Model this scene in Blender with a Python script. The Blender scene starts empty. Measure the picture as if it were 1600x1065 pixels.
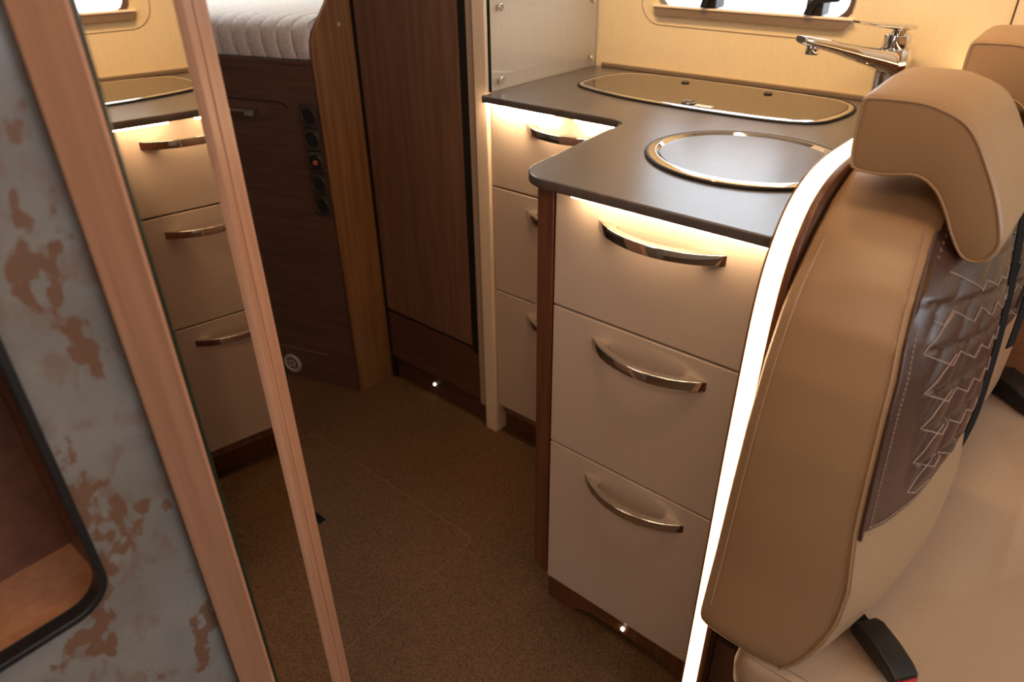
import bpy, bmesh, math, random
from mathutils import Vector, Matrix
random.seed(7)
S = bpy.context.scene
COL = S.collection
PI = math.pi

# ------------------------------------------------------------------ camera
cd = bpy.data.cameras.new('camera'); cam = bpy.data.objects.new('camera', cd); COL.objects.link(cam)
rt = Vector((0.7658, 0.6430, -0.0103)); dn = Vector((0.3263, -0.4023, -0.8554)); fw = Vector((-0.5542, 0.6517, -0.5179))
m = Matrix((( rt.x, -dn.x, -fw.x, 0), (rt.y, -dn.y, -fw.y, 0), (rt.z, -dn.z, -fw.z, 1.22), (0, 0, 0, 1)))
cam.matrix_world = m
cd.sensor_width = 36; cd.lens = 1104 / 1600 * 36; cd.clip_start = .02
cd.dof.use_dof = True; cd.dof.focus_distance = 1.12; cd.dof.aperture_fstop = 4.0
S.camera = cam

# ------------------------------------------------------------------ light
S.view_settings.view_transform = 'Standard'; S.view_settings.look = 'None'
S.view_settings.gamma = 1; S.view_settings.use_curve_mapping = False
S.view_settings.exposure = -0.12
w = bpy.data.worlds.new('world'); S.world = w; w.use_nodes = True
w.node_tree.nodes['Background'].inputs[0].default_value = (.85, .92, 1, 1)
w.node_tree.nodes['Background'].inputs[1].default_value = 3.6

def area(name, loc, size, target, energy, color):
    l = bpy.data.lights.new(name, 'AREA'); l.shape = 'RECTANGLE'; l.size, l.size_y = size
    l.energy = energy; l.color = color
    o = bpy.data.objects.new(name, l); COL.objects.link(o); o.location = loc
    o.rotation_euler = (Vector(target) - Vector(loc)).to_track_quat('-Z', 'Y').to_euler()
    return o
# daylight through the windscreen at the front, and the bed's window at the rear
area('windscreen_daylight', (2.55, .35, 1.35), (1.6, .9), (.2, .9, .6), 20, (.80, .88, 1))
area('bed_window_daylight', (-2.3, 1.25, 1.9), (.5, .4), (-2.0, 1.3, 1.0), 17, (.84, .92, 1))
area('kitchen_window_daylight', (-.655, 1.62, 1.28), (.36, .34), (-.655, .6, .75), .5, (.93, .96, 1))
# warm lamps and an added entry-side fill
cl = area('wall_wash_lamp', (-.66, .98, 1.93), (.8, .08), (-.55, 1.53, 1.05), 4.7, (1, .65, .33)); cl.data.spread = math.radians(95)  # placed near the ceiling to light the wall; no cupboard holds it
area('ceiling_lamp_kitchen', (-.2, .45, 1.97), (.2, .2), (-.5, .35, 0), 3.4, (1, .62, .34))
area('ceiling_lamp_lounge', (.7, .5, 1.97), (.3, .3), (.7, .5, 0), 3.0, (1, .68, .44))
area('entry_fill', (-.1, -.5, 1.97), (.2, .2), (-.5, .6, 0.3), 5.0, (1, .68, .42))  # added warm fill for drawer fronts and floor; no lamp known here

# ------------------------------------------------------------------ materials
def mat(name, col, rough=.5, metal=0, **kw):
    mt = bpy.data.materials.new(name); mt.use_nodes = True
    nt = mt.node_tree; b = nt.nodes['Principled BSDF']
    b.inputs['Base Color'].default_value = (*col, 1); b.inputs['Roughness'].default_value = rough
    b.inputs['Metallic'].default_value = metal
    for k, v in kw.items():
        b.inputs[k.replace('_', ' ')].default_value = v
    return mt
def nodes(mt): return mt.node_tree, mt.node_tree.nodes['Principled BSDF']
def grain(mt, c1, c2, scale, detail=4, bump=0.0, ns=6, lo=.35, hi=.65, dist=0.0, bumpdist=.002):
    """stretched noise grain in object space"""
    nt, b = nodes(mt); N = nt.nodes; L = nt.links
    tc = N.new('ShaderNodeTexCoord'); mp = N.new('ShaderNodeMapping'); mp.inputs['Scale'].default_value = scale
    no = N.new('ShaderNodeTexNoise'); no.inputs['Scale'].default_value = ns; no.inputs['Detail'].default_value = detail
    no.inputs['Distortion'].default_value = dist
    cr = N.new('ShaderNodeValToRGB'); cr.color_ramp.elements[0].position = lo; cr.color_ramp.elements[1].position = hi
    cr.color_ramp.elements[0].color = (*c1, 1); cr.color_ramp.elements[1].color = (*c2, 1)
    L.new(tc.outputs['Object'], mp.inputs[0]); L.new(mp.outputs[0], no.inputs[0]); L.new(no.outputs[0], cr.inputs[0])
    L.new(cr.outputs[0], b.inputs['Base Color'])
    if bump:
        bp = N.new('ShaderNodeBump'); bp.inputs['Strength'].default_value = bump; bp.inputs['Distance'].default_value = bumpdist
        L.new(no.outputs[0], bp.inputs['Height']); L.new(bp.outputs[0], b.inputs['Normal'])
    return no
def emis(name, col, strength):
    mt = bpy.data.materials.new(name); mt.use_nodes = True; nt = mt.node_tree
    b = nt.nodes['Principled BSDF']; b.inputs['Base Color'].default_value = (*col, 1)
    b.inputs['Emission Color'].default_value = (*col, 1); b.inputs['Emission Strength'].default_value = strength
    return mt

M = {}
M['walnut'] = mat('walnut', (.10, .04, .018), .38); grain(M['walnut'], (.17, .092, .058), (.235, .128, .082), (9, 9, .55), 6, .08, 8, dist=.4)
M['walnut_h'] = mat('walnut_horizontal', (.08, .03, .016), .36); grain(M['walnut_h'], (.095, .045, .030), (.135, .066, .045), (.8, .8, 10), 6, .08, 7, dist=.6)
M['oak_side'] = mat('side_panel_wood', (.2, .09, .035), .35); grain(M['oak_side'], (.17, .072, .026), (.26, .12, .045), (10, 10, .5), 5, .05, 7, dist=.3)
M['post_wood'] = mat('dark_post_wood', (.1, .04, .02), .35); grain(M['post_wood'], (.1, .036, .016), (.16, .062, .028), (14, 14, .5), 5, .05, 8)
M['beech'] = mat('pinkish_beech', (.55, .27, .14), .42); grain(M['beech'], (.40, .195, .11), (.48, .245, .145), (16, 16, .6), 5, .05, 6, dist=.3)
M['cream'] = mat('cream_lacquer_drawer', (.60, .49, .405), .35, Coat_Weight=.5, Coat_Roughness=.08)
M['cream_panel'] = mat('cream_panel', (.62, .50, .38), .45); grain(M['cream_panel'], (.86, .71, .55), (.92, .76, .59), (60, 60, 1.5), 3, .03, 6)
M['wall'] = mat('cream_wall_decor', (.70, .55, .38), .5); grain(M['wall'], (.785, .655, .43), (.835, .70, .465), (60, 60, 4), 5, .06, 7, dist=.3, lo=.3)
M['worktop'] = mat('worktop_laminate', (.085, .055, .04), .3, Specular_IOR_Level=.5, Coat_Weight=.4, Coat_Roughness=.3); grain(M['worktop'], (.092, .077, .071), (.118, .099, .092), (5, 3, 5), 6, 0, 5, dist=.6)
M['worktop_edge'] = mat('worktop_edge', (.07, .04, .026), .4)
M['chrome'] = mat('chrome', (.70, .68, .66), .05, 1)
M['satin'] = mat('satin_nickel', (.75, .70, .64), .28, 1)
M['steel'] = mat('polished_steel_rim', (.80, .78, .75), .12, 1)
M['black'] = mat('black_plastic', (.012, .011, .011), .38)
M['gap'] = mat('black_gap', (.006, .005, .005), .6)
M['rubber'] = mat('black_rubber', (.01, .01, .01), .5)
M['hobglass'] = mat('tinted_hob_glass', (.05, .027, .017), .03, 0, Specular_IOR_Level=1.0, IOR=2.2)
M['sinkglass'] = mat('sink_lid_glass', (.10, .085, .075), .22, 0, Specular_IOR_Level=.5, IOR=1.5)
M['mirror'] = mat('mirror_silver', (.93, .88, .80), .0, 1)
M['glassedge'] = mat('green_glass_edge', (.006, .018, .011), .3)
M['leather'] = mat('beige_leather', (.50, .36, .235), .42, Coat_Weight=.1, Coat_Roughness=.3)
n_ = grain(M['leather'], (.365, .222, .117), (.38, .232, .124), (1, 1, 1), 4, .05, 260, bumpdist=.0003)
M['cushion'] = mat('beige_seat_leather', (.52, .38, .26), .45); grain(M['cushion'], (.47, .335, .235), (.49, .35, .245), (1, 1, 1), 4, .08, 220, bumpdist=.0003)
M['quilt'] = mat('brown_quilted_leather', (.15, .075, .05), .36, Coat_Weight=.2, Coat_Roughness=.25); grain(M['quilt'], (.055, .024, .016), (.080, .037, .026), (1, 1, 1), 5, .15, 240, bumpdist=.0004)
M['thread'] = mat('light_stitching', (.42, .30, .24), .6)
M['mattress'] = mat('mattress_fabric', (.55, .47, .42), .9); grain(M['mattress'], (.62, .53, .465), (.74, .66, .60), (1, 1, .7), 2, .1, 160, bumpdist=.0006)
M['metal_dark'] = mat('grey_buckle', (.10, .10, .105), .35, .6)
M['belt'] = mat('black_webbing', (.010, .009, .009), .8, Specular_IOR_Level=.2)
M['webbing_black'] = mat('matt_black_webbing', (.008, .007, .007), .95, Specular_IOR_Level=.1)
M['red'] = mat('red_button', (.55, .015, .02), .35)
M['orange'] = mat('orange_socket_core', (.55, .12, .04), .4)
M['darkring'] = mat('dark_chrome', (.30, .26, .23), .15, 1)
M['vent'] = mat('beige_plastic', (.42, .34, .26), .5)
M['led'] = emis('led_strip', (1, .66, .33), 7)
M['led_under'] = emis('led_under_worktop', (1, .69, .40), 46)
M['led_under_far'] = emis('led_under_worktop_corner', (1, .69, .40), 120)
M['led_dot'] = emis('floor_led', (1, .85, .65), 22)
M['ceiling'] = mat('ceiling_cream', (.72, .66, .58), .8)
M['lightwall'] = mat('warm_plain_panel', (.45, .36, .28), .6)
M['dark_inside'] = mat('dark_niche_wood', (.10, .035, .018), .45); grain(M['dark_inside'], (.09, .03, .016), (.14, .05, .025), (.6, 8, 8), 4, 0, 5)
M['screen'] = mat('window_acrylic', (1, 1, 1), .06, Transmission_Weight=1.0, IOR=1.02)
M['alu'] = mat('brown_alu_profile', (.36, .27, .2), .35, .5)
M['label_white'] = mat('white_sticker', (.8, .78, .72), .5)
M['backwood'] = mat('reddish_wall_wood', (.22, .085, .03), .4); grain(M['backwood'], (.2, .075, .028), (.28, .11, .04), (1, 1, 12), 4, 0, 6)

# carpet: woven flecks
def carpet():
    mt = mat('woven_carpet', (.2, .11, .05), .9); nt, b = nodes(mt); N = nt.nodes; L = nt.links
    tc = N.new('ShaderNodeTexCoord'); mp = N.new('ShaderNodeMapping'); mp.inputs['Rotation'].default_value = (0, 0, .65)
    mp.inputs['Scale'].default_value = (520, 760, 1)
    vo = N.new('ShaderNodeTexVoronoi'); vo.inputs['Scale'].default_value = 1; vo.inputs['Randomness'].default_value = .55
    cr = N.new('ShaderNodeValToRGB')
    cr.color_ramp.elements[0].color = (.036, .016, .0055, 1); cr.color_ramp.elements[1].color = (.17, .082, .027, 1)
    sx = N.new('ShaderNodeSeparateColor')
    no = N.new('ShaderNodeTexNoise'); no.inputs['Scale'].default_value = 5; no.inputs['Detail'].default_value = 5
    mx = N.new('ShaderNodeMix'); mx.data_type = 'RGBA'; mx.blend_type = 'MULTIPLY'; mx.inputs[0].default_value = .5
    mr = N.new('ShaderNodeMapRange'); mr.inputs[1].default_value = .3; mr.inputs[2].default_value = .7; mr.inputs[3].default_value = .7; mr.inputs[4].default_value = 1.15
    L.new(tc.outputs['Object'], mp.inputs[0]); L.new(mp.outputs[0], vo.inputs[0]); L.new(vo.outputs['Color'], sx.inputs[0])
    L.new(sx.outputs[0], cr.inputs[0]); L.new(tc.outputs['Object'], no.inputs[0]); L.new(no.outputs[0], mr.inputs[0])
    L.new(cr.outputs[0], mx.inputs[6]); L.new(mr.outputs[0], mx.inputs[7]); L.new(mx.outputs[2], b.inputs['Base Color'])
    bp = N.new('ShaderNodeBump'); bp.inputs['Strength'].default_value = .6; bp.inputs['Distance'].default_value = .001
    L.new(vo.outputs['Distance'], bp.inputs['Height']); L.new(bp.outputs[0], b.inputs['Normal'])
    return mt
M['carpet'] = carpet()

def patina():
    """pale grey decor foil with rusty flecks"""
    mt = mat('rust_flecked_foil', (.3, .28, .25), .24, Specular_IOR_Level=.7); nt, b = nodes(mt); N = nt.nodes; L = nt.links
    tc = N.new('ShaderNodeTexCoord')
    def noise(scale, det, dist=0, stretch=(1, 1, 1), off=(0, 0, 0)):
        mp = N.new('ShaderNodeMapping'); mp.inputs['Scale'].default_value = stretch; mp.inputs['Location'].default_value = off
        n = N.new('ShaderNodeTexNoise'); n.inputs['Scale'].default_value = scale; n.inputs['Detail'].default_value = det; n.inputs['Distortion'].default_value = dist
        L.new(tc.outputs['Object'], mp.inputs[0]); L.new(mp.outputs[0], n.inputs[0]); return n
    def ramp(src, p0, p1, c0, c1):
        r = N.new('ShaderNodeValToRGB'); r.color_ramp.elements[0].position = p0; r.color_ramp.elements[1].position = p1
        r.color_ramp.elements[0].color = c0; r.color_ramp.elements[1].color = c1; L.new(src, r.inputs[0]); return r
    base = ramp(noise(9, 5, .3).outputs[0], .3, .7, (.165, .142, .122, 1), (.25, .232, .212, 1))
    tint = ramp(noise(44, 5, .5, (1, 1, .7), (3, 1, 2)).outputs[0], .52, .66, (0, 0, 0, 1), (.5, .5, .5, 1))
    msk = ramp(noise(15, 2, .3, (1, 1, .55), (7, 2.4, .3)).outputs[0], .45, .62, (0, 0, 0, 1), (1, 1, 1, 1))
    fine = noise(80, 2, .3, (1, 1.1, .7), (1, 5, 2)); mul = N.new('ShaderNodeMath'); mul.operation = 'MULTIPLY'
    L.new(msk.outputs[0], mul.inputs[0]); L.new(fine.outputs[0], mul.inputs[1])
    rust = ramp(mul.outputs[0],   .36, .47, (0, 0, 0, 1), (.8, .8, .8, 1))
    m1 = N.new('ShaderNodeMix'); m1.data_type = 'RGBA'; m1.inputs[7].default_value = (.17, .095, .07, 1)
    m2 = N.new('ShaderNodeMix'); m2.data_type = 'RGBA'; m2.inputs[7].default_value = (.15, .062, .026, 1)
    L.new(tint.outputs[0], m1.inputs[0]); L.new(base.outputs[0], m1.inputs[6])
    L.new(rust.outputs[0], m2.inputs[0]); L.new(m1.outputs[2], m2.inputs[6]); L.new(m2.outputs[2], b.inputs['Base Color'])
    return mt
M['patina'] = patina()

# ------------------------------------------------------------------ mesh helpers
KEEP = 'keep'   # face flags set by the builder: flat caps, smooth bevels
def link(name, bm_or_me, m_, parent=None, smooth=False):
    if isinstance(bm_or_me, bmesh.types.BMesh):
        me = bpy.data.meshes.new(name); bmesh.ops.recalc_face_normals(bm_or_me, faces=bm_or_me.faces); bm_or_me.to_mesh(me); bm_or_me.free()
    else: me = bm_or_me; me.name = name
    if m_ is not None:
        me.materials.clear()
        me.materials.append(M[m_] if isinstance(m_, str) else m_)
    o = bpy.data.objects.new(name, me); COL.objects.link(o)
    if smooth:
        if smooth is not KEEP:
            for p in me.polygons: p.use_smooth = True
        flags = [p.use_smooth for p in me.polygons]
        me.set_sharp_from_angle(angle=math.radians(38))
        for p, f_ in zip(me.polygons, flags): p.use_smooth = f_
    if parent is not None: par(o, parent)
    return o
def wm(o):
    mtx = o.matrix_basis.copy()
    if o.parent: mtx = wm(o.parent) @ o.matrix_parent_inverse @ mtx
    return mtx
def par(o, p):
    o.parent = p; o.matrix_parent_inverse = wm(p).inverted()
def tag(o, label=None, cat=None, group=None, kind=None):
    if label: o['label'] = label
    if cat: o['category'] = cat
    if group: o['group'] = group
    if kind: o['kind'] = kind
    return o
def thing(name, label, cat, loc, group=None):
    o = bpy.data.objects.new(name, None); COL.objects.link(o); o.location = loc; o.empty_display_size = .05
    return tag(o, label, cat, group)
def add_box(bm, x0, x1, y0, y1, z0, z1):
    vs = [bm.verts.new((x, y, z)) for x in (x0, x1) for y in (y0, y1) for z in (z0, z1)]
    for f in ((0, 1, 3, 2), (4, 6, 7, 5), (0, 4, 5, 1), (2, 3, 7, 6), (0, 2, 6, 4), (1, 5, 7, 3)): bm.faces.new([vs[i] for i in f])
def box(name, x0, x1, y0, y1, z0, z1, m_, parent=None, bev=.0015, seg=2, smooth=True, mtx=None):
    bm = bmesh.new(); add_box(bm, x0, x1, y0, y1, z0, z1)
    if bev: bmesh.ops.bevel(bm, geom=bm.edges[:], offset=bev, segments=seg, affect='EDGES', profile=.6)
    bm.normal_update()
    for f in bm.faces: f.smooth = max(abs(c) for c in f.normal) < .9995
    if mtx is not None: bmesh.ops.transform(bm, matrix=mtx, verts=bm.verts)
    return link(name, bm, m_, parent, KEEP if smooth else False)
def axes(axis):
    # maps (a, b, depth) -> world
    return {'x': lambda a, b, d: (d, a, b), 'y': lambda a, b, d: (a, d, b), 'z': lambda a, b, d: (a, b, d)}[axis]
def prism(name, pts, axis, d0, d1, m_, parent=None, holes=(), bev=0.0, mtx=None, smooth=True, seg=2):
    """closed outline (and holes) in the plane normal to axis, extruded from d0 to d1"""
    cu = bpy.data.curves.new('tmp', 'CURVE'); cu.dimensions = '2D'; cu.fill_mode = 'BOTH'
    for loop in [pts] + list(holes):
        sp = cu.splines.new('POLY'); sp.points.add(len(loop) - 1)
        for i, q in enumerate(loop): sp.points[i].co = (q[0], q[1], 0, 1)
        sp.use_cyclic_u = True
    cu.extrude = abs(d1 - d0) / 2 - bev
    if bev: cu.bevel_depth = bev; cu.bevel_resolution = seg; cu.offset = -bev
    t = bpy.data.objects.new('tmp', cu); me = bpy.data.meshes.new_from_object(t)
    bpy.data.objects.remove(t); bpy.data.curves.remove(cu)
    bm = bmesh.new(); bm.from_mesh(me); bpy.data.meshes.remove(me)
    bmesh.ops.remove_doubles(bm, verts=bm.verts, dist=1e-6)
    f = axes(axis); mid = (d0 + d1) / 2
    bm.normal_update()
    for fc in bm.faces: fc.smooth = bool(smooth) and abs(fc.normal.z) < .9995
    for v in bm.verts: v.co = f(v.co.x, v.co.y, v.co.z + mid)
    if mtx is not None: bmesh.ops.transform(bm, matrix=mtx, verts=bm.verts)
    return link(name, bm, m_, parent, KEEP if smooth else False)
def tube(name, pts, r, m_, parent=None, cyc=False, res=3, mtx=None):
    cu = bpy.data.curves.new('tmp', 'CURVE'); cu.dimensions = '3D'; cu.bevel_depth = r; cu.bevel_resolution = res; cu.use_fill_caps = True
    for line in (pts if isinstance(pts[0][0], (tuple, list, Vector)) else [pts]):
        sp = cu.splines.new('POLY'); sp.points.add(len(line) - 1)
        for i, q in enumerate(line): sp.points[i].co = (*q, 1)
        sp.use_cyclic_u = cyc
    t = bpy.data.objects.new('tmp', cu); me = bpy.data.meshes.new_from_object(t)
    bpy.data.objects.remove(t); bpy.data.curves.remove(cu)
    if mtx is not None: me.transform(mtx)
    return link(name, me, m_, parent, True)
def rrect(x0, x1, y0, y1, r, n=6, corners=(1, 1, 1, 1)):
    out = []
    for k, (cx, cy, a0) in enumerate(((x1 - r, y1 - r, 0), (x0 + r, y1 - r, 90), (x0 + r, y0 + r, 180), (x1 - r, y0 + r, 270))):
        if not corners[k]:
            out.append(((x1, y1), (x0, y1), (x0, y0), (x1, y0))[k]); continue
        for i in range(n + 1):
            a = math.radians(a0 + 90 * i / n); out.append((cx + r * math.cos(a), cy + r * math.sin(a)))
    return out
def smooth_closed(pts, n=6):
    """Catmull-Rom through closed points"""
    out = []; k = len(pts)
    for i in range(k):
        p0, p1, p2, p3 = (Vector(pts[(i + j - 1) % k]) for j in range(4))
        for s in range(n):
            t = s / n
            out.append(tuple(.5 * ((2 * p1) + (p2 - p0) * t + (2 * p0 - 5 * p1 + 4 * p2 - p3) * t * t + (3 * p1 - p0 - 3 * p2 + p3) * t ** 3)))
    return out
def smooth_open(pts, n=6):
    out = []; P = [Vector(p) for p in pts]; P = [2 * P[0] - P[1]] + P + [2 * P[-1] - P[-2]]
    for i in range(1, len(P) - 2):
        p0, p1, p2, p3 = P[i - 1:i + 3]
        for s in range(n):
            t = s / n
            out.append(tuple(.5 * ((2 * p1) + (p2 - p0) * t + (2 * p0 - 5 * p1 + 4 * p2 - p3) * t * t + (3 * p1 - p0 - 3 * p2 + p3) * t ** 3)))
    out.append(tuple(P[-2])); return out
def offset_loop(pts, d):
    """inward offset of a ccw loop by d"""
    n = len(pts); out = []
    for i in range(n):
        a = Vector(pts[i - 1][:2]); b = Vector(pts[(i + 1) % n][:2]); t = (b - a)
        if t.length < 1e-9: t = Vector((1, 0))
        t.normalize(); out.append((pts[i][0] - t.y * d, pts[i][1] + t.x * d))
    return out
def loft(name, rings, m_, parent=None, cap=True, closed=True, smooth=True):
    bm = bmesh.new(); V = [[bm.verts.new(p) for p in r] for r in rings]; n = len(rings[0])
    for i in range(len(V) - 1):
        for j in range(n if closed else n - 1):
            k = (j + 1) % n
            bm.faces.new((V[i][j], V[i][k], V[i + 1][k], V[i + 1][j]))
    if cap:
        for r in (V[0], V[-1]):
            c = bm.verts.new(sum((v.co for v in r), Vector()) / n)
            for j in range(n): bm.faces.new((r[j], r[(j + 1) % n], c))
    return link(name, bm, m_, parent, smooth)
def cyl(name, c, r, h, m_, parent=None, axis='z', n=32, bev=0.0, mtx=None):
    pts = [(math.cos(2 * PI * i / n) * r, math.sin(2 * PI * i / n) * r) for i in range(n)]
    f = axes(axis); a, b, d = {'x': (c[1], c[2], c[0]), 'y': (c[0], c[2], c[1]), 'z': c}[axis]
    pts = [(p[0] + a, p[1] + b) for p in pts]
    return prism(name, pts, axis, d, d + h, m_, parent, bev=bev, mtx=mtx)

# ------------------------------------------------------------------ the room shell
XR, XF, YA, YW, ZC = -3.0, 2.7, -1.1, 1.53, 2.0
tag(box('floor', XR - .05, XF + .05, YA - .05, YW + .08, -.04, 0, 'carpet', bev=0), kind='structure')
tag(box('ceiling', XR - .05, XF + .05, YA - .05, YW + .08, ZC, ZC + .04, 'ceiling', bev=0), kind='structure')
WIN = rrect(-.865, -.445, 1.030, 1.46, .035)
tag(prism('wall_right', [(XR, 0), (XF, 0), (XF, ZC), (XR, ZC)], 'y', YW, YW + .04, 'wall', holes=[WIN], smooth=False), kind='structure')
tag(box('wall_left', XR, XF, YA - .04, YA, 0, ZC, 'lightwall', bev=0), kind='structure')
tag(box('wall_rear', XR - .04, XR, YA, YW, 0, ZC, 'lightwall', bev=0), kind='structure')
# front wall with the windscreen opening
tag(prism('wall_front', [(YA, 0), (YW, 0), (YW, ZC), (YA, ZC)], 'x', XF, XF + .04, 'lightwall', holes=[rrect(YA + .15, YW - .15, .95, 1.8, .1)], smooth=False), kind='structure')

# window_1 : frame, sill, panes, latches
win = bpy.data.objects.new('window_1', None); COL.objects.link(win); win.location = (-.655, YW, 1.03); tag(win, 'small white-lit window with rounded corners above the hob', kind='structure')
wi = rrect(-.852, -.456, 1.042, 1.45, .03)
prism('window_frame', WIN, 'y', YW - .002, YW + .05, 'chrome', win, holes=[wi], bev=.002)
prism('window_pane', rrect(-.86, -.45, 1.033, 1.455, .03), 'y', YW + .044, YW + .049, 'screen', win)
prism('blind_rail', [(-.864, 1.0215), (-.458, 1.0215), (-.444, 1.0405), (-.870, 1.0405)], 'y', YW - .009, YW, 'alu', win, bev=.0015)
prism('rail_ledge', rrect(-.873, -.442, 1.0390, 1.0435, .0015, 2), 'y', YW - .011, YW, 'cream_panel', win, bev=.001)
# groove of the window surround
gr = [(-.905, 1.5)] + [(-.905 + .05 * (1 - math.cos(math.radians(a))), 1.052 - .05 * math.sin(math.radians(a))) for a in range(0, 91, 10)] + [(-.50, 1.000)]
tube('surround_seam', [(p[0], YW - .0002, p[1]) for p in gr], .0009, 'alu', win, res=1)
for X in (-.735, -.515):
    lt = box('window_latch', X - .019, X + .014, YW - .012, YW + .03, 1.0435, 1.072, 'black', win, .004)
    prism('latch_lever', [(X - .020, 1.045), (X - .007, 1.045), (X + .004, 1.066), (X + .042, 1.071), (X + .042, 1.079), (X + .0, 1.078), (X - .014, 1.066)], 'y', YW - .018, YW - .006, 'black', lt, bev=.002)
tr = tag(box('trim_1', -1.0, .9, YW - .010, YW, .9005, .9095, 'alu', None, .002), 'brown sealing strip along the back of the worktop', kind='structure')
tag(box('trim_2', -.1915, -.189, YW - .0012, YW, .4, ZC, 'worktop_edge', None, 0), 'thin vertical joint in the cream wall', kind='structure')
tag(box('trim_3', -.2, 1.6, YW - .02, YW, .0, .62, 'backwood', None, .002), 'reddish wood lower wall panel beside the bench', kind='structure')

# ------------------------------------------------------------------ drawer cabinets
def arc_handle(name, xc, yf, z, parent, w=.194, depth=.035):
    """chrome bow handle seen from above: circular segment with a cut-out finger hole"""
    h = w / 2; R = (h * h + depth * depth) / (2 * depth); a0 = math.asin(h / R)
    outer = [(xc + R * math.sin(-a0 + 2 * a0 * i / 20), yf + (R - depth) - R * math.cos(-a0 + 2 * a0 * i / 20)) for i in range(21)]
    R2 = R * .985; hi = h - .035
    inner = []
    for i in range(15):
        X = hi - 2 * hi * i / 14
        inner.append((xc + X, min(yf - .006, yf + (R - depth) - math.sqrt(R * R - X * X) + .0105)))
    loop = outer + [(xc + hi + .002, yf)] + inner + [(xc - hi - .002, yf)]
    o = prism(name, loop, 'z', z - .012, z + .004, 'chrome', parent, bev=.0012)
    # satin top skin
    top = prism('handle_top', [(p[0], min(p[1] + .0022, yf)) for p in outer] + loop[21:], 'z', z + .0036, z + .0046, 'satin', o)
    return o

def drawer_bank(base, label, x0, x1, yf, zs, yback, toe, hx, group='cream drawer cabinets of the kitchen'):
    t = thing('drawer_cabinet', label, 'cabinet', base, group)
    box('body', x0 + .002, x1 - .002, yf + .019, yback, .06, .884, 'walnut', t, .001)
    for i, (za, zb) in enumerate(zs):
        d = box('drawer', x0, x1, yf, yf + .018, za + .0016, zb - .0016, 'cream', t, .0022, 3)
        arc_handle('handle', hx, yf, (.845, zb - .038, zb - .041)[i], d)
    return t
near = drawer_bank((-.43, .95, 0), 'cream three-drawer cabinet beside the seat, with an arched plinth', -.590, -.258, .796,
                   [(.689, .883), (.414, .689), (.061, .414)], 1.40, None, -.417)
far = drawer_bank((-.82, 1.3, 0), 'cream three-drawer cabinet in the corner beside the pale pillar', -1.024, -.640, 1.145,
                  [(.697, .883), (.438, .697), (.092, .438)], 1.50, None, -.832)
prism('plinth', [(-.588, .0), (-.530, .0), (-.517, .013), (-.500, .022), (-.48, .026), (-.345, .026), (-.325, .022), (-.31, .013), (-.30, 0), (-.258, 0), (-.258, .058), (-.588, .058)],
      'y', .800, .816, 'post_wood', near)
box('toe_board', -.60, -.27, .90, .912, 0, .06, 'gap', near, 0)
l = cyl('plinth_light', (-.4095, .7975, .0405), .0034, .003, 'led_dot', near, 'y', 16)
# rounded wooden side panel of the near block
prism('side_panel', [(-.598, .066)] + [(-.593, .071), (-.593, .8845), (-.623, .8845), (-.623, .094)] + [(-.6215, .084), (-.617, .074), (-.610, .068), (-.604, .066)], 'y', .7955, 1.12, 'post_wood', near, bev=.001)
box('side_plinth', -.590, -.575, .803, 1.14, 0, .066, 'post_wood', near, .001)
box('plinth', -1.035, -.60, 1.178, 1.19, 0, .092, 'post_wood', far, .001)

# ------------------------------------------------------------------ worktop (L-shaped), hob, sink, tap
def arcpts(cx, cy, r, a0, a1, n=8): return [(cx + r * math.cos(math.radians(a0 + (a1 - a0) * i / n)), cy + r * math.sin(math.radians(a0 + (a1 - a0) * i / n))) for i in range(n + 1)]
WT = [(-.258, .764)] + [(-.258, 1.529), (-1.018, 1.529), (-1.018, 1.110)]
WT += arcpts(-.698, 1.078, .032, 90, 5, 8) + [(-.664, 1.02)]
WT += [(-.655, .93), (-.648, .86)] + arcpts(-.586, .825, .061, 180, 262, 10)
HOB = smooth_closed([(-.905, 1.300), (-.78, 1.262), (-.643, 1.254), (-.48, 1.262), (-.405, 1.290), (-.382, 1.345), (-.378, 1.42), (-.402, 1.472), (-.47, 1.492), (-.62, 1.497), (-.80, 1.495), (-.882, 1.478), (-.915, 1.44), (-.925, 1.365)], 5)
wt = thing('worktop', 'dark brown L-shaped kitchen worktop with rounded corners', 'worktop', (-.6, 1.3, .875))
prism('slab', list(reversed(WT)), 'z', .8852, .900, 'worktop', wt, bev=.0025)

# under-worktop LED strips
for (x0, x1, y, lb) in ((-.548, -.262, .779, 'bright warm LED strip under the worktop edge above the seat-side drawers'),
                        (-1.018, -.842, 1.124, 'longer warm LED strip under the worktop beside the pale pillar'),
                        (-.792, -.690, 1.124, 'short warm LED strip under the worktop at its inner corner')):
    s = thing('led_strip', lb, 'light', ((x0 + x1) / 2, y, .87), 'LED strips under the worktop')
    box('carrier', x0, x1, y - .005, y + .005,   .8835, .8852, 'alu', s, 0)
    box('diffuser', x0, x1, y - .004, y + .004, .8800, .8835, 'led_under' if y < 1 else 'led_under_far', s, .0005)

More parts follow.
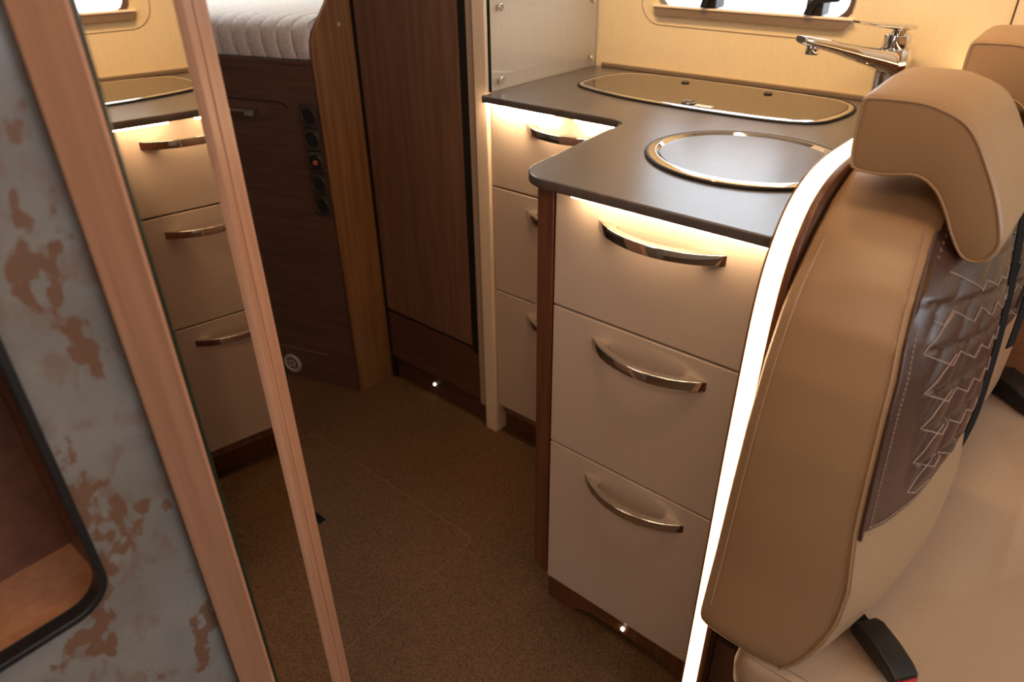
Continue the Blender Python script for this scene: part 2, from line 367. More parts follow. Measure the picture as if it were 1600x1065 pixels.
def ring_lid(root, outer, z, rimw, rimh, rimmat, lidmat, lidz, lipmat='rubber', ridge=True):
    rings = []
    prof = [(0, 0), (0, .0022), (.0008, .0034), (.0062, .0050), (.0082, .0050), (.0096, .0040), (rimw, .001)]
    n = len(outer)
    loops = [[(*p, z + h) for p in offset_loop(outer, d)] for d, h in prof]
    o = loft('rim', loops, rimmat, root, cap=False)
    tube('gasket', [(*p, z + .0012) for p in offset_loop(outer, -.0018)], .0027, lipmat, root, cyc=True, res=2)
    ins = offset_loop(outer, rimw + .001)
    prism('lid', ins, 'z', z + .001, lidz, lidmat, root, bev=.0008)
hob = thing('hob', 'elongated hob under a tinted glass lid at the back of the worktop', 'hob', (-.65, 1.37, .9))
ring_lid(hob, HOB, .9005, .010, .0055, 'steel', 'hobglass', .9052)
kn = tube('lid_grommet', [(-.640 + .0125 * math.cos(a * PI / 10), 1.284 + .0125 * math.sin(a * PI / 10), .9066) for a in range(20)], .0014, 'darkring', hob, cyc=True)
cyl('grommet_core', (-.640, 1.284, .905), .011, .0012, 'black', hob)
box('sticker', -.622, -.588, 1.270, 1.284, .9053, .9057, 'label_white', hob, 0)
for X in (-.735, -.552): cyl('lid_bumper', (X, 1.448, .905), .0085, .003, 'black', hob, bev=.001)

sc, sr = (-.409, 1.030), (.150, .137)
sink = thing('sink', 'round sink with a polished rim and a dark worktop-laminate lid', 'sink', (*sc, .9))
SK = [(sc[0] + sr[0] * math.cos(2 * PI * i / 72), sc[1] + sr[1] * math.sin(2 * PI * i / 72)) for i in range(72)]
loops = [[(*p, .9005 + h) for p in offset_loop(SK, d)] for d, h in ((0, 0), (0, .0022), (.001, .0036), (.0095, .0056), (.0125, .0056), (.0145, .0035), (.0172, .0008))]
loft('rim', loops, 'chrome', sink, cap=False)
tube('gasket', [(*p, .902) for p in offset_loop(SK, -.0018)], .0027, 'rubber', sink, cyc=True, res=2)
prism('lid', offset_loop(SK, .0185), 'z', .9008, .9030, 'worktop', sink, bev=.0008)  # inset lid of the worktop laminate, not glass

# tap
tap = thing('kitchen_tap', 'chrome single-lever kitchen tap behind the round sink', 'tap', (-.345, 1.478, .9))
ang = math.atan2(1.245 - 1.47, -.446 + .345)
T = Matrix.Translation((-.345, 1.470, 0)) @ Matrix.Rotation(ang, 4, 'Z')   # local +x = spout direction
def tapring(c, nrm_t, a, b, n=20, sq=2.6):
    """superellipse ring, centre c (x,z in spout plane), tangent angle nrm_t, half sizes a(in plane) b(y)"""
    out = []
    for i in range(n):
        th = 2 * PI * i / n; ca, sa = math.cos(th), math.sin(th)
        u = a * abs(ca) ** (2 / sq) * (1 if ca > 0 else -1); v = b * abs(sa) ** (2 / sq) * (1 if sa > 0 else -1)
        nx, nz = math.cos(nrm_t), math.sin(nrm_t)
        out.append(T @ Vector((c[0] + u * nx, v, c[1] + u * nz)))
    return out
loft('body', [tapring((0, .9), 0, .0275, .0275, sq=2), tapring((0, .906), 0, .0275, .0275, sq=2), tapring((0, .908), 0, .0245, .0245, sq=2), tapring((-.001, .935), 0, .0235, .0235, sq=2.2), tapring((-.002, .955), 0, .0240, .0238, sq=2.6),
              tapring((-.004, .975), 0, .0268, .0240, sq=3), tapring((-.005, .990), 0, .0285, .0245, sq=3), tapring((-.006, 1.003), .05, .0305, .0248, sq=3), tapring((-.006, 1.0065), .05, .0295, .0235, sq=3)], 'chrome', tap)
SP = [(-.010, 1.0065, .958, .022), (.015, 1.0085, .962, .0232), (.035, 1.0110, .972, .0228), (.06, 1.0145, .981, .0220), (.10, 1.0205, .993, .0205), (.15, 1.0295, 1.009, .0192), (.19, 1.0370, 1.020, .0180), (.215, 1.0415, 1.0265, .0168), (.228, 1.0435, 1.0305, .0140), (.2335, 1.0435, 1.0335, .0095)]
loft('spout', [tapring((x, (zt + zb) / 2), PI / 2, (zt - zb) / 2, hb, sq=3.2) for x, zt, zb, hb in SP], 'chrome', tap)
cyl('aerator', (.203, 0, 1.0125), .0105, .016, 'chrome', tap, n=20, bev=.001, mtx=T)
cyl('cartridge', (0, 0, 1.0065), .0225, .024, 'chrome', tap, n=32, bev=.0015, mtx=T)
lv = loft('lever', [tapring((-.026, 1.0405), PI / 2 + .1, .0028, .011), tapring((-.022, 1.041), PI / 2 + .1, .0048, .018), tapring((.0, 1.0425), PI / 2 + .1, .0062, .0205), tapring((.04, 1.047), PI / 2 + .1, .0052, .017),
            tapring((.08, 1.052), PI / 2 + .15, .0035, .0125), tapring((.105, 1.056), PI / 2 + .15, .0028, .0105), tapring((.112, 1.057), PI / 2 + .15, .0015, .008)], 'chrome', tap)
cyl('lever_neck', (-.002, 0, 1.0305), .0135, .009, 'chrome', lv, n=24, mtx=T)

# ------------------------------------------------------------------ pillar panel, glass splash guard
pp = thing('partition_panel', 'tall cream partition panel between the fridge and the corner drawers', 'panel', (-1.045, 1.3, 0))
box('panel_core', -1.060, -1.027, 1.150, 1.529, 0, ZC - .001, 'cream_panel', pp, .001)
box('front_edge', -1.064, -1.027, 1.136, 1.150, 0, ZC - .001, 'cream_panel', pp, .004, 3)
gl = thing('splash_guard', 'clear glass splash guard screwed to the cream partition beside the hob', 'glass', (-1.018, 1.33, .901))
gm = mat('clear_glass', (.95, .97, .96), .02, Transmission_Weight=1, IOR=1.35); M['glass'] = gm
box('glass_sheet', -1.0245, -1.0185, 1.142, 1.527, .9005, 1.45, 'glass', gl, .0008)
box('sheet_edge', -1.0249, -1.0181, 1.1405, 1.1422, .9005, 1.45, 'glassedge', gl, 0)
for (Y, Z) in ((1.172, .921), (1.172, 1.060), (1.502, .921), (1.502, 1.046)):
    k = cyl('screw_cap', (-1.0185, Y, Z), .0075, .006, 'chrome', gl, 'x', 20, bev=.0015)
    cyl('cap_stem', (-1.0270, Y, Z), .0045, .009, 'chrome', k, 'x', 12)

# ------------------------------------------------------------------ fridge bay
fr = thing('refrigerator', 'built-in fridge with a dark walnut door framed in black', 'fridge', (-1.27, 1.33, 0))
box('carcass', -1.4685, -1.068, 1.165, 1.52, .0, ZC - .01, 'gap', fr, 0)
box('frame_inner', -1.4595, -1.4455, 1.146, 1.1648, .0, 1.75, 'gap', fr, 0)
box('door', -1.444, -1.111, 1.144, 1.164, .243, 1.75, 'walnut', fr, .002)
box('door_frame', -1.108, -1.086, 1.142, 1.164, .225, 1.76, 'gap', fr, .003)
box('side_strip', -1.085, -1.068, 1.141, 1.165, .07, ZC - .012, 'lightwall', fr, .001)
d = box('lower_flap', -1.448, -1.088, 1.146, 1.164, .078, .232, 'walnut_h', fr, .0018)
box('flap_catch', -1.296, -1.268, 1.1435, 1.147, .176, .192, 'post_wood', d, .002)
box('plinth', -1.452, -1.068, 1.160, 1.164, .0, .074, 'walnut_h', fr, .001)
cyl('plinth_light', (-1.2865, 1.1575, .035), .0032, .003, 'led_dot', fr, 'y', 16)

sp = [(1.0235, 0), (1.162, 0), (1.162, 1.30), (1.128, 1.30), (1.10, 1.08), (1.078, 1.048), (1.046, 1.008), (1.033, .992), (1.0265, .975), (1.0235, .95)]
ep = thing('side_panel', 'brown wooden end panel with a slanted top between bed and fridge', 'panel', (-1.468, 1.09, 0))
prism('board', sp, 'x', -1.4708, -1.460, 'oak_side', ep, bev=.0015)
cyl('screw_cap', (-1.4605, 1.108, 1.003), .0045, .0025, 'vent', ep, 'x', 16, bev=.0008)

# ------------------------------------------------------------------ bed : base front is turned 18 degrees
BD = Vector((-.951, -.309, 0)); BN = Vector((.309, -.951, 0))
B = Matrix(((BD.x, -BN.x, 0, -1.470), (BD.y, -BN.y, 0, 1.024), (0, 0, 1, 0), (0, 0, 0, 1)))  # local x along front, +y into bed
bed = thing('bed_base', 'dark walnut bed base with a hatch and round heater vent', 'bed', (-1.9, 1.1, 0))
box('front_panel', .004, 1.3, 0, .018, 0, .928, 'walnut_h', bed, .0015, mtx=B)
box('top_rail', .004, 1.3, -.003, .018, .922, .931, 'walnut_h', bed, .002, mtx=B)
box('platform', .14, 1.3, .02, .36, .88, .925, 'walnut_h', bed, .001, mtx=B)
hg = [(.75, .8325), (.30, .8325), (.12, .8325)] + [(.112 - .030 * math.sin(math.radians(a)), .8025 + .030 * math.cos(math.radians(a))) for a in (0, 15, 30, 45, 60)]
tube('hatch_gap', [tuple(B @ Vector((p[0], -.0008, p[1]))) for p in hg], .0013, 'gap', bed, res=1)
tube('hatch_bottom_seam', [tuple(B @ Vector((p[0], -.0004, p[1]))) for p in ((.75, .1085), (.112, .1085), (.095, .111))], .0008, 'alu', bed, res=1)
hh = box('hatch_handle', .178, .43, -.023, -.019, .807, .812, 'satin', bed, .001, mtx=B)
for x in (.180, .40): box('handle_foot', x, x + .028, -.021, -.001, .797, .812, 'chrome', hh, .001, mtx=B)
v0 = B @ Vector((.232, 0, .047))
def ringmesh(name, x, z, r0, r1, m_, parent, y0=-.001, h=.006):
    rings = []
    for (r, y) in ((r1, y0), (r1, y0 - h * .6), ((r1 * .7 + r0 * .3), y0 - h), ((r1 * .3 + r0 * .7), y0 - h), (r0, y0 - h * .5), (r0, y0)):
        rings.append([B @ Vector((x + r * math.cos(2 * PI * i / 40), y, z + r * math.sin(2 * PI * i / 40))) for i in range(40)])
    return loft(name, rings, m_, parent, cap=False)
ht_v = thing('heater_vent', 'round beige warm-air vent low on the bed base', 'vent', tuple(v0))
ringmesh('outer_ring', .232, .050, .021, .031, 'vent', ht_v)
cyl('vent_disc', (.232, -.003, .050), .0205, .0022, 'black', ht_v, 'y', 32, mtx=B)
ringmesh('inner_ring', .232, .050, .006, .012, 'vent', ht_v, y0=-.003, h=.003)
for i in range(10):
    a = 2 * PI * i / 10
    box('vent_fin', -.0008, .0008, -.0048, -.003, .012, .0205, 'vent', ht_v, 0, mtx=B @ Matrix.Translation((.232, 0, .050)) @ Matrix.Rotation(a, 4, 'Y'))

# socket strip
so = thing('socket_strip', 'vertical strip of glossy round power sockets on the bed base', 'socket', tuple(B @ Vector((.026, 0, .69))))
for i in range(5):
    zc = .807 - i * .056
    f = box('socket_frame', .0015, .0455, -.009, -.0005, zc - .027, zc + .027, 'black', so, .003, mtx=B)
    f.data.materials[0] = M.setdefault('gloss_black', mat('gloss_dark_frame', (.05, .032, .025), .12, Specular_IOR_Level=.8))
    cyl('socket_insert', (.0235, -.0105, zc), .0185, .002, 'rubber', f, 'y', 28, bev=.0005, mtx=B)
    tube('insert_ring', [tuple(B @ Vector((.0235 + .0195 * math.cos(a * PI / 14), -.0105, zc + .0195 * math.sin(a * PI / 14)))) for a in range(28)], .0009, 'darkring', f, cyc=True, res=2)
    if i == 2:
        tag(cyl('socket_core', (.0235, -.0135, zc), .0062, .0035, 'orange', f, 'y', 20, bev=.001, mtx=B), 'orange core of the middle socket')

# mattress with tufted front
bm = bmesh.new(); nx, rows = 360, []
prof = [(.014, .9312), (.008, .935), (.004, .948), (.0, .965), (.0, .985), (.004, 1.000), (.012, 1.010), (.026, 1.018), (.045, 1.0225), (.08, 1.0245), (.14, 1.025), (.25, 1.025), (.36, 1.025), (.46, 1.025)]
for i in range(nx + 1):
    x = -.004 + 1.30 * i / nx; rib = abs(math.sin(PI * x / .043))
    r = []
    for j, (y, z) in enumerate(prof):
        g = .0048 * (rib ** .3)
        yy, zz = (y - g, z) if j < 6 else ((y - g * .6, z + g * .6) if j < 8 else (y, z + g * .8))
        if j >= 6: xx = x - y * .42
        else: xx = x
        q_ = B @ Vector((xx, yy, zz)); q_.x = min(q_.x, -1.4715); r.append(bm.verts.new(q_))
    rows.append(r)
bm.faces.new(rows[0] + [bm.verts.new((-1.4715, rows[0][-1].co.y, .932))])
for i in range(nx):
    for j in range(len(prof) - 1): bm.faces.new((rows[i][j], rows[i + 1][j], rows[i + 1][j + 1], rows[i][j + 1]))
mtr = thing('mattress', 'quilted off-white mattress on the walnut bed base', 'mattress', tuple(B @ Vector((.6, .2, .93))))
link('cover', bm, 'mattress', mtr, True)
box('core', .16, 1.28, .04, .36, .9315, 1.0, 'mattress', mtr, 0, mtx=B)

# ------------------------------------------------------------------ mirror door and flecked cabinet (left foreground)
th = math.radians(39); DV = Vector((-math.sin(th), math.cos(th), 0)); NV = Vector((DV.y, -DV.x, 0))
P0 = -.30 * NV   # plane point
Q = Matrix(((DV.x, NV.x, 0, P0.x), (DV.y, NV.y, 0, P0.y), (0, 0, 1, 0), (0, 0, 0, 1)))   # local x = s along leaf, y = towards the room
S0, S1, S2 = .512, .663, .716
door = thing('mirror_door', 'tall beech-framed mirror door standing ajar in the left foreground', 'mirror', tuple(Q @ Vector((.61, -.02, 0))))
box('door_leaf', S0 - .002, S2, -.034, -.005, .02, 1.9, 'beech', door, .001, mtx=Q)
mg = box('mirror_glass', S0, S1 + .004, -.0045, 0, .03, 1.89, 'mirror', door, 0, mtx=Q)
box('glass_edge', S0 - .0035, S0 + .0012, -.0046, .0006, .03, 1.89, 'glassedge', door, .0006, mtx=Q)
box('frame_strip', S1 + .002, S1 + .0200, -.004, .0045, .025, 1.9, 'beech', door, .0012, mtx=Q)
box('frame_groove', S1 + .0198, S1 + .0237, -.004, .0000, .025, 1.9, 'post_wood', door, 0, mtx=Q)
box('frame_strip', S1 + .0235, S2, -.004, .0045, .025, 1.9, 'beech', door, .0015, mtx=Q)
# broad rounded beech post in front of the leaf
box('hinge_post', S0 - .009, S0 - .004, -.042, .000, .0, 1.95, 'beech', door, .002, 3, mtx=Q)

cb = thing('flecked_cabinet', 'grey rust-flecked cabinet with an open rounded niche at far left', 'cabinet', (-.8, -.2, 0))
XG = -.596
NI = [(.0985, .95), (.0985, .73)]
niche = rrect(-.32, .0985, .657, 1.02, .035, 8)
prism('front', [(-1.0, 0), (.200, 0), (.200, 1.95), (-1.0, 1.95)], 'x', XG - .018, XG, 'patina', cb, holes=[niche], smooth=False)
ni_in = offset_loop(niche, .0055)
prism('niche_trim', offset_loop(niche, -.002), 'x', XG - .012, XG + .005, 'black', cb, holes=[ni_in], bev=.0012)
box('niche_shelf', XG - .105, XG - .018, -.33, .105, .630, .657, 'beech', cb, .001)
box('niche_back', XG - .112, XG - .104, -.34, .112, .62, 1.04, 'dark_inside', cb, 0)
box('niche_side', XG - .104, XG - .018, .1005, .112, .62, 1.04, 'dark_inside', cb, 0)
box('niche_side', XG - .104, XG - .018, -.34, -.328, .62, 1.04, 'dark_inside', cb, 0)
box('niche_top', XG - .104, XG - .018, -.33, .105, 1.025, 1.04, 'dark_inside', cb, 0)
box('side_wall', -1.30, XG - .02, .170, .186, 0, 1.95, 'beech', cb, .001)

# floor hatch seam + small black pull strap
tube_pts = rrect(-1.42, -.812, .432, .812, .022, 8)
fh = thing('floor_hatch', 'carpeted floor hatch outlined by a thin pale seam', 'hatch', (-1.1, .62, 0))
prism('hatch_cover', tube_pts, 'z', -.001, .0012, 'carpet', fh)
fh_seam = mat('pale_seam', (.26, .155, .075), .6); M['seam'] = fh_seam
tube('hatch_seam', [(p[0], p[1], .0012) for p in tube_pts], .0004, 'seam', fh, cyc=True, res=1)
tag(box('pull_strap', -1.20, -1.122, .6165, .634, .0012, .004, 'webbing_black', None, .001), 'small black pull tab lying flat on the carpet', 'strap')

# ------------------------------------------------------------------ lit side board behind the bench
arc = [(.784, .0), (.783, .32), (.782, .52), (.783, .64), (.785, .735), (.788, .79), (.796, .84), (.812, .88), (.838, .914), (.872, .934), (.915, .945), (.97, .949), (1.05, .949), (1.25, .949), (1.615, .949)]
KS = .935
arcS = [tuple(p)[:2] for p in smooth_open([(a * KS, 1.22 - (1.22 - b) * KS if b > .1 else b, 0) for a, b in arc], 5)]
def strip_board(name, off, x0, x1, m_, parent, thick, bev=.001):
    """band following the arc; off = distance inside the arc line, thick = band depth"""
    out = []
    n = len(arcS)
    nor = []
    for i in range(n):
        a = Vector(arcS[max(0, i - 1)]); b = Vector(arcS[min(n - 1, i + 1)]); t = (b - a).normalized(); nor.append(Vector((t.y, -t.x)))
    o1 = [Vector(arcS[i]) + nor[i] * off for i in range(n)]; o2 = [Vector(arcS[i]) + nor[i] * (off + thick) for i in range(n)]
    loop = [tuple(v) for v in o1] + [tuple(v) for v in reversed(o2)]
    return prism(name, loop, 'x', x0, x1, m_, parent, bev=bev)
sb = thing('bench_side_board', 'curved wooden board edged with a glowing LED line behind the bench', 'light', (-.262, 1.1, 0))
inner = [tuple(p) for p in arcS]
prism('board', [(p[0] + .004, p[1] - .003) for p in arcS] + [(1.506, .0)], 'x', -.2555, -.2235, 'walnut', sb)
strip_board('edge_trim', 0.0, -.2570, -.2538, 'post_wood', sb, .008)
strip_board('edge_trim', 0.0, -.2320, -.2230, 'post_wood', sb, .008)
strip_board('led_diffuser', -.0010, -.2540, -.2318, 'led', sb, .007, .0015)

# ------------------------------------------------------------------ bench : base, cushions, backrests, headrests, belts
def interp(tab, z):
    if z <= tab[0][0]: return tab[0][1]
    for (a, va), (b, vb) in zip(tab, tab[1:]):
        if z <= b: return va + (vb - va) * (z - a) / (b - a)
    return tab[-1][1]
XE = [(.37, -.125), (.39, -.100), (.42, -.080), (.46, -.066), (.50, -.058), (.55, -.058), (.63, -.071), (.72, -.079), (.806, -.087), (.90, -.104), (.95, -.116), (1.0, -.13)]
YL = [(.40, .640), (.50, .655), (.60, .664), (.70, .676), (.78, .693), (.84, .716), (.88, .744), (.91, .776), (.935, .812), (.95, .85), (.958, .88)]
YC = .925
def yl(z): return interp(YL, z)
def yr(z): return 1.078 - max(0, (yl(z) - .70)) * .5
def front_x(y, z, dy=0):
    y = y - dy; u = (y - YC) / (YC - yl(z) + .004)
    return interp(XE, z) + .047 * max(0, 1 - u * u) ** .95
def backrest(dy, label, zmin=0):
    t = thing('backrest', label, 'seat', (-.14, .88 + dy, .42), 'backrests of the bench')
    rings = []
    zs = [.3845, .386, .390, .40, .415, .43, .46] + [.48 + .01 * i for i in range(46)] + [.936, .942, .948, .953, .956]
    for z in zs:
        if z < zmin: continue
        shr = 0
        if z < .40: shr = .007 * (1 - math.sqrt(max(0, 1 - ((.40 - z) / .0156) ** 2)))
        a, b = yl(z) + shr, yr(z) - shr
        xb = -.2195 + shr * 1.3
        ring = []
        rr = .012
        # rear edge, left corner, front sweep, right corner
        ring += [(xb, b - rr), (xb, (a + b) / 2), (xb, a + rr), (xb + rr * .3, a + rr * .3), (xb + rr, a)]
        xf = front_x(a, z)
        for k in (.25, .5, .75): ring.append((xb + rr + (xf - .014 - xb - rr) * k, a - .004 * math.sin(PI * k)))
        ring += [(xf - .006, a), (xf - .001, a + .0008)]
        for k in range(1, 24):
            y = a + .004 + (b - a - .01) * (k - .5) / 24
            u = (y - YC) / (YC - a + .004)
            ring.append((interp(XE, z) + .047 * max(0, 1 - u * u) ** .95, y))
        ring += [(xf - .004, b - .004), (xf - .014, b), (xb + rr, b), (xb + rr * .3, b - rr * .3)]
        rings.append([(p[0], p[1] + dy, z) for p in ring])
    loft('body', rings, 'leather', t)
    # side seams
    pip = [(interp(XE, z) - .0030, yl(z) - .0004 + dy, z) for z in [.39 + .02 * i for i in range(28)]]
    tube('front_seam', pip, .0014, 'leather', t)
    fs = tube('front_stitching', [[(p[0] - .006, yl(p[2] + k * .0052) + dy - .0004, p[2] + k * .0052), (p[0] - .006, yl(p[2] + k * .0052 + .0032) + dy - .0004, p[2] + k * .0052 + .0032)] for p in pip for k in range(4)], .0005, 'thread', t, res=1); fs['kind'] = 'stuff'
    tube('rear_seam', [(-.205, yl(z) - .0016 + dy, z) for z in [.43 + .02 * i for i in range(25)]], .0015, 'leather', t)
    # quilted centre
    def qbot(y): return .628 + .005 * max(0, (.70 - y) / .03) + .085 * max(0, (y - .76) / .26) ** 1.5
    bm = bmesh.new(); ny, nz = 90, 110; G = []
    def cell(y, z):
        # teeth pattern coordinate
        s = (y - .735) / .056; r = (z - .69 + .028 * s * .36) / .047
        fr = (s - .62 * (r % 1.0)) % 1.0
        h = .0058 * (math.sin(PI * fr) ** .6) * min(1, (r % 1.0) * 5 + .25) 
        edge = max(0, min(1, (y - .735) / .02)) * max(0, min(1, (z - .64) / .02)) * max(0, min(1, (.915 - z) / .02))
        return h * edge
    for i in range(ny + 1):
        row = []
        for j in range(nz + 1):
            v = j / nz; u = i / ny
            z = .60 + (.945 - .60) * v
            a, b = yl(z) + .0025, yr(z) - .012
            y = a + (b - a) * u
            zz = qbot(y) + (.945 - qbot(y)) * v
            a, b = yl(zz) + .0022, yr(zz) - .012; y = a + (b - a) * u
            row.append(bm.verts.new((front_x(y, zz) + .0030 + cell(y, zz), y + dy, zz)))
        G.append(row)
    for i in range(ny):
        for j in range(nz): bm.faces.new((G[i][j], G[i + 1][j], G[i + 1][j + 1], G[i][j + 1]))
    q = link('quilted_panel', bm, 'quilt', t, True)
    # piping and stitch line round the quilt
    tube('quilt_piping', [(front_x(yl(z) + .002, z) + .001, yl(z) + .002 + dy, z) for z in [.622 + .0155 * i for i in range(21)]], .0022, 'quilt', q)
    st = []
    for i in range(62):
        z = .626 + .0052 * i; y = yl(z) + .010
        st.append([(front_x(y, z) + .0040, y + dy, z), (front_x(y, z + .003) + .0040, yl(z + .003) + .010 + dy, z + .003)])
    for i in range(58):
        y = yl(.62) + .010 + i * .0058; z = qbot(y) + .006
        if y < 1.03: st.append([(front_x(y, z) + .0042, y + dy, z), (front_x(y + .0035, qbot(y + .0035) + .006) + .0042, y + .0035 + dy, qbot(y + .0035) + .006)])
    bs = tube('border_stitching', st, .0006, 'thread', q, res=1); bs['kind'] = 'stuff'
    # saw-tooth decorative stitching, each row one seam
    ystart = [.724, .724, .737, .741, .743, .741, .740]; zstart = [.877, .877, .829, .783, .739, .695, .655]
    for r, (y, z) in enumerate(zip(ystart, zstart)):
        if r == 0: keys = [(y, z), (.742, .893), (.782, .905), (.812, .888), (.846, .866), (.856, .875), (.885, .860), (.897, .868), (.93, .852), (.942, .862), (.98, .845)]
        else:
            keys = ([] if r == 1 else [(y + .0455, z + .0325), (y + .026, z + .020)]) + [(y, z)]
            yy, zz = y, z
            for k in range(5):
                yy += .0425; zz -= .0245; keys.append((yy, zz)); yy += .0145; zz += .0115; keys.append((yy, zz))
        P = []
        for (a, b), (c, d) in zip(keys, keys[1:]):
            for k in range(4): P.append((a + (c - a) * k / 4, b + (d - b) * k / 4))
        P.append(keys[-1])
        P = [p for p in P if p[1] > qbot(p[0]) + .008 and p[0] > yl(p[1]) + .012]
        if len(P) > 2: tube('zigzag_seam', [(front_x(p[0], p[1]) + .0040 + cell(p[0], p[1]) * 1.0, p[0] + dy, p[1]) for p in P], .00065, 'thread', q, res=1)
    return t
backrest(0, 'beige leather backrest with brown quilted centre, nearest the aisle')
backrest(.44, 'beige and brown quilted backrest beside the wall, mostly hidden', .436)

HP = [(-.2045, 1.057), (-.2085, 1.048), (-.2085, 1.012), (-.202, .982), (-.170, .979), (-.139, .984), (-.120, .974), (-.106, .955), (-.094, .933), (-.080, .914), (-.066, .909), (-.052, .916), (-.046, .935), (-.052, .957),
      (-.064, .984), (-.078, 1.008), (-.093, 1.031), (-.108, 1.046), (-.128, 1.055), (-.150, 1.060), (-.178, 1.060), (-.196, 1.059)]
HPs = smooth_closed([(a, b, 0) for a, b in HP], 4)
def headrest(dy, label, dx=0, dz=0):
    t = thing('headrest', label, 'headrest', (-.13 + dx, .91 + dy, .955 + dz), 'headrests of the bench')
    c = Vector((-.125, 1.0)); rings = []; W0, W1 = .800, 1.012
    base = [(p[0], p[1]) for p in HPs]
    area_ = sum(base[i - 1][0] * base[i][1] - base[i][0] * base[i - 1][1] for i in range(len(base)))
    sg = 1 if area_ > 0 else -1
    for (y, d, cr) in ((W0, .0075, 0), (W0 + .0008, .0045, 0), (W0 + .003, .0018, 0), (W0 + .007, 0, 0), (W0 + .05, 0, .003), (W0 + .09, 0, .006), (W0 + .13, 0, .006), (W0 + .17, 0, .003),
                       (W1 - .020, .0015, 0), (W1 - .010, .005, 0), (W1 - .003, .011, 0), (W1, .017, 0)):
        L = offset_loop(base, d * sg)
        rings.append([(p[0] + dx, y + dy, p[1] + (cr if p[1] > 1.03 else 0) + dz) for p in L])
    bm = bmesh.new(); V = [[bm.verts.new(p) for p in r] for r in rings]; n = len(base)
    for i in range(len(V) - 1):
        for j in range(n): bm.faces.new((V[i][j], V[i][(j + 1) % n], V[i + 1][(j + 1) % n], V[i + 1][j]))
    caps = [bm.faces.new(V[0]), bm.faces.new(V[-1])]
    bmesh.ops.triangulate(bm, faces=caps)
    link('pad', bm, 'leather', t, True)
    # seam piping just inside the side face and one along the front
    L = offset_loop(base, .0035 * sg); tube('edge_piping', [(p[0] + dx, W0 + .0006 + dy, p[1] + dz) for p in L], .0014, 'leather', t, cyc=True)
    return t
headrest(0, 'beige leather wing headrest on the backrest nearest the aisle')
headrest(.44, 'beige leather headrest glowing from behind, next to the cream wall', .012, .001)

bb = thing('bench', 'dark brown wooden box under the bench cushions', 'bench', (.1, 1.0, 0))
box('box_body', -.120, .42, .66, 1.50, .0, .285, 'walnut_h', bb, .002)
box('rear_box', -.2220, -.122, .76, 1.50, .0, .215, 'walnut_h', bb, .002)
box('rear_gap_shade', -.2220, -.122, .86, .872, .215, .2995, 'gap', bb, .001)  # black sheet added as the shade in the gap behind the cushion
box('top_board', -.150, .44, .645, 1.505, .285, .2995, 'walnut_h', bb, .002)

def cushion(name, label, x0, x1, y0, y1, z0, z1, parent=None):
    t = thing(name, label, 'cushion', ((x0 + x1) / 2, (y0 + y1) / 2, z0), None)
    bm = bmesh.new(); N = 60; G = []
    prof = [(0.010, 0), (0, .012), (-.003, (z1 - z0) * .5), (0, z1 - z0 - .016), (.004, z1 - z0 - .006), (.012, z1 - z0)]
    rings = []
    for (d, h) in prof:
        rings.append([(p[0], p[1], z0 + h) for p in offset_loop(rrect(x0, x1, y0, y1, .03, 8), d)])
    # top grid with soft wrinkles, from rings shrinking to the centre
    cx, cy = (x0 + x1) / 2, (y0 + y1) / 2
    for k in range(1, 40):
        f = 1 - k / 40; r = []
        for p in rings[5]:
            x, y = cx + (p[0] - cx) * f, cy + (p[1] - cy) * f
            e = min(1, min(x - x0, x1 - x, y - y0, y1 - y) / .10)
            dent = .0065 * math.sin((y - .6) * 26 + x * 14 + 1.5 * math.sin(x * 9)) * math.sin(max(0, min(1, (x + .02) / .5)) * PI) * e
            r.append((x, y, z1 + .0008 * math.sin(e * PI / 2) + dent))
        rings.append(r)
    zo = lambda y: .050 * max(0, min(1, (y - 1.0) / .16)) ** 1.3
    rings = [[(p[0], p[1], p[2] + (zo(p[1]) if p[2] > z0 + .02 else 0)) for p in r] for r in rings]
    loft('cover', rings, 'cushion', t)
    for d in (.006, .018):
        tube('edge_seam', [(p[0], p[1], zo(p[1]) + z1 - .0015 + (.001 if d < .01 else .0035)) for p in offset_loop(rrect(x0, x1, y0, y1, .03, 8), d)], .0012, 'cushion', t, cyc=True)
    return t
cushion('seat_cushion', 'large beige leather seat cushion of the bench', -.160, .46, .633, 1.505, .300, .383)

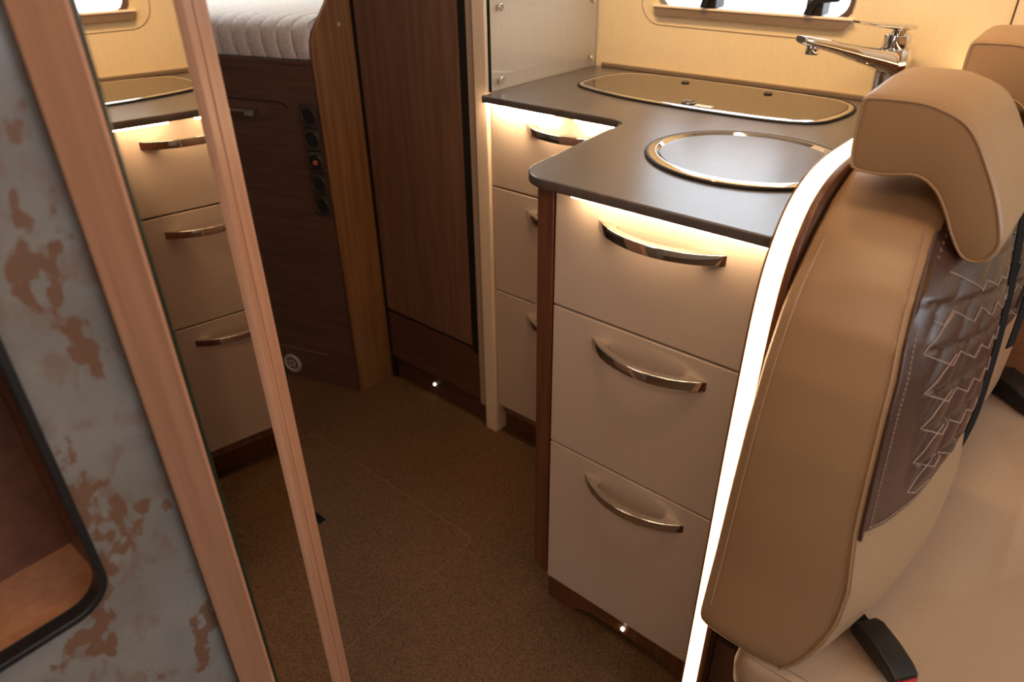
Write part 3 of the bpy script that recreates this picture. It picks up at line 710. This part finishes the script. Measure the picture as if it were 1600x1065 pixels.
# buckles and belts
def buckle(loc, rz, tilt, label, scale=1.0):
    t = thing('belt_buckle', label, 'buckle', loc, 'seat belt buckles on the bench')
    Mx = Matrix.Translation(loc) @ Matrix.Rotation(rz, 4, 'Z') @ Matrix.Rotation(tilt, 4, 'Y') @ Matrix.Scale(scale, 4)
    top = [(-.050, .0), (-.044, .016), (-.030, .024), (.010, .024), (.045, .018), (.060, .010), (.062, -.006), (.055, -.010), (-.045, -.010)]
    sh = prism('shell', top, 'y', -.023, .023, 'black', t, bev=.004, mtx=Mx, seg=3)
    box('button', .058, .0645, -.018, .018, -.004, .008, 'red', t, .0015, mtx=Mx)
    box('slot', .0605, .0638, -.016, .016, .0092, .0108, 'gap', sh, 0, mtx=Mx)
    box('stalk', -.105, -.043, -.014, .014, -.006, .007, 'belt', t, .003, mtx=Mx)
    return t
buckle((-.012, .742, .402), math.radians(-37), .0, 'black seat belt buckle with red button beside the near backrest', .78)
buckle((.014, 1.42, .450), math.radians(-38), .04, 'black seat belt buckle lying on the cushion near the wall', 1.1)

def ribbon(name, pts, wvec, th, m_, parent):
    """flat webbing: centreline pts, half-width vector wvec, thickness th"""
    w_ = Vector(wvec); P = [Vector(p) for p in smooth_open(pts, 6)]; rings = []
    for i, p in enumerate(P):
        t = (P[min(len(P) - 1, i + 1)] - P[max(0, i - 1)]).normalized(); n = t.cross(w_.normalized()).normalized() * th
        rings.append([p - w_ - n, p + w_ - n, p + w_ + n, p - w_ + n])
    return loft(name, rings, m_, parent)
sbelt = thing('seat_belt', 'black seat belt hanging between the two backrests', 'belt', (-.06, 1.10, .45))
ribbon('webbing', [(-.085, 1.085, 1.02), (-.060, 1.07, .93), (-.043, 1.055, .84), (-.030, 1.04, .76), (-.022, 1.03, .68), (-.018, 1.01, .60), (-.026, .97, .53), (-.034, .90, .462)], (.003, .0075, 0), .0009, 'belt', sbelt)
ribbon('webbing', [(-.070, 1.17, 1.02), (-.048, 1.15, .93), (-.030, 1.13, .85), (-.016, 1.10, .765), (-.012, 1.075, .70)], (.003, .0085, 0), .0009, 'belt', sbelt)
fitc = Vector((-.022, 1.10, .775))
prism('strap_adjuster', [(-.020, -.020), (.020, -.020), (.022, .02), (.014, .024), (-.014, .024), (-.022, .02)], 'x', -.002, .002, 'metal_dark', sbelt, holes=[[(-.012, -.012), (.012, -.012), (.013, .008), (-.013, .008)]], bev=.0008, mtx=Matrix.Translation(fitc))
prism('strap_hook', [(-.016, .012), (-.006, -.012), (.010, -.016), (.016, -.004), (.004, .0), (-.006, .016)], 'x', -.003, .003, 'metal_dark', sbelt, bev=.001, mtx=Matrix.Translation((-.036, 1.07, .815)))
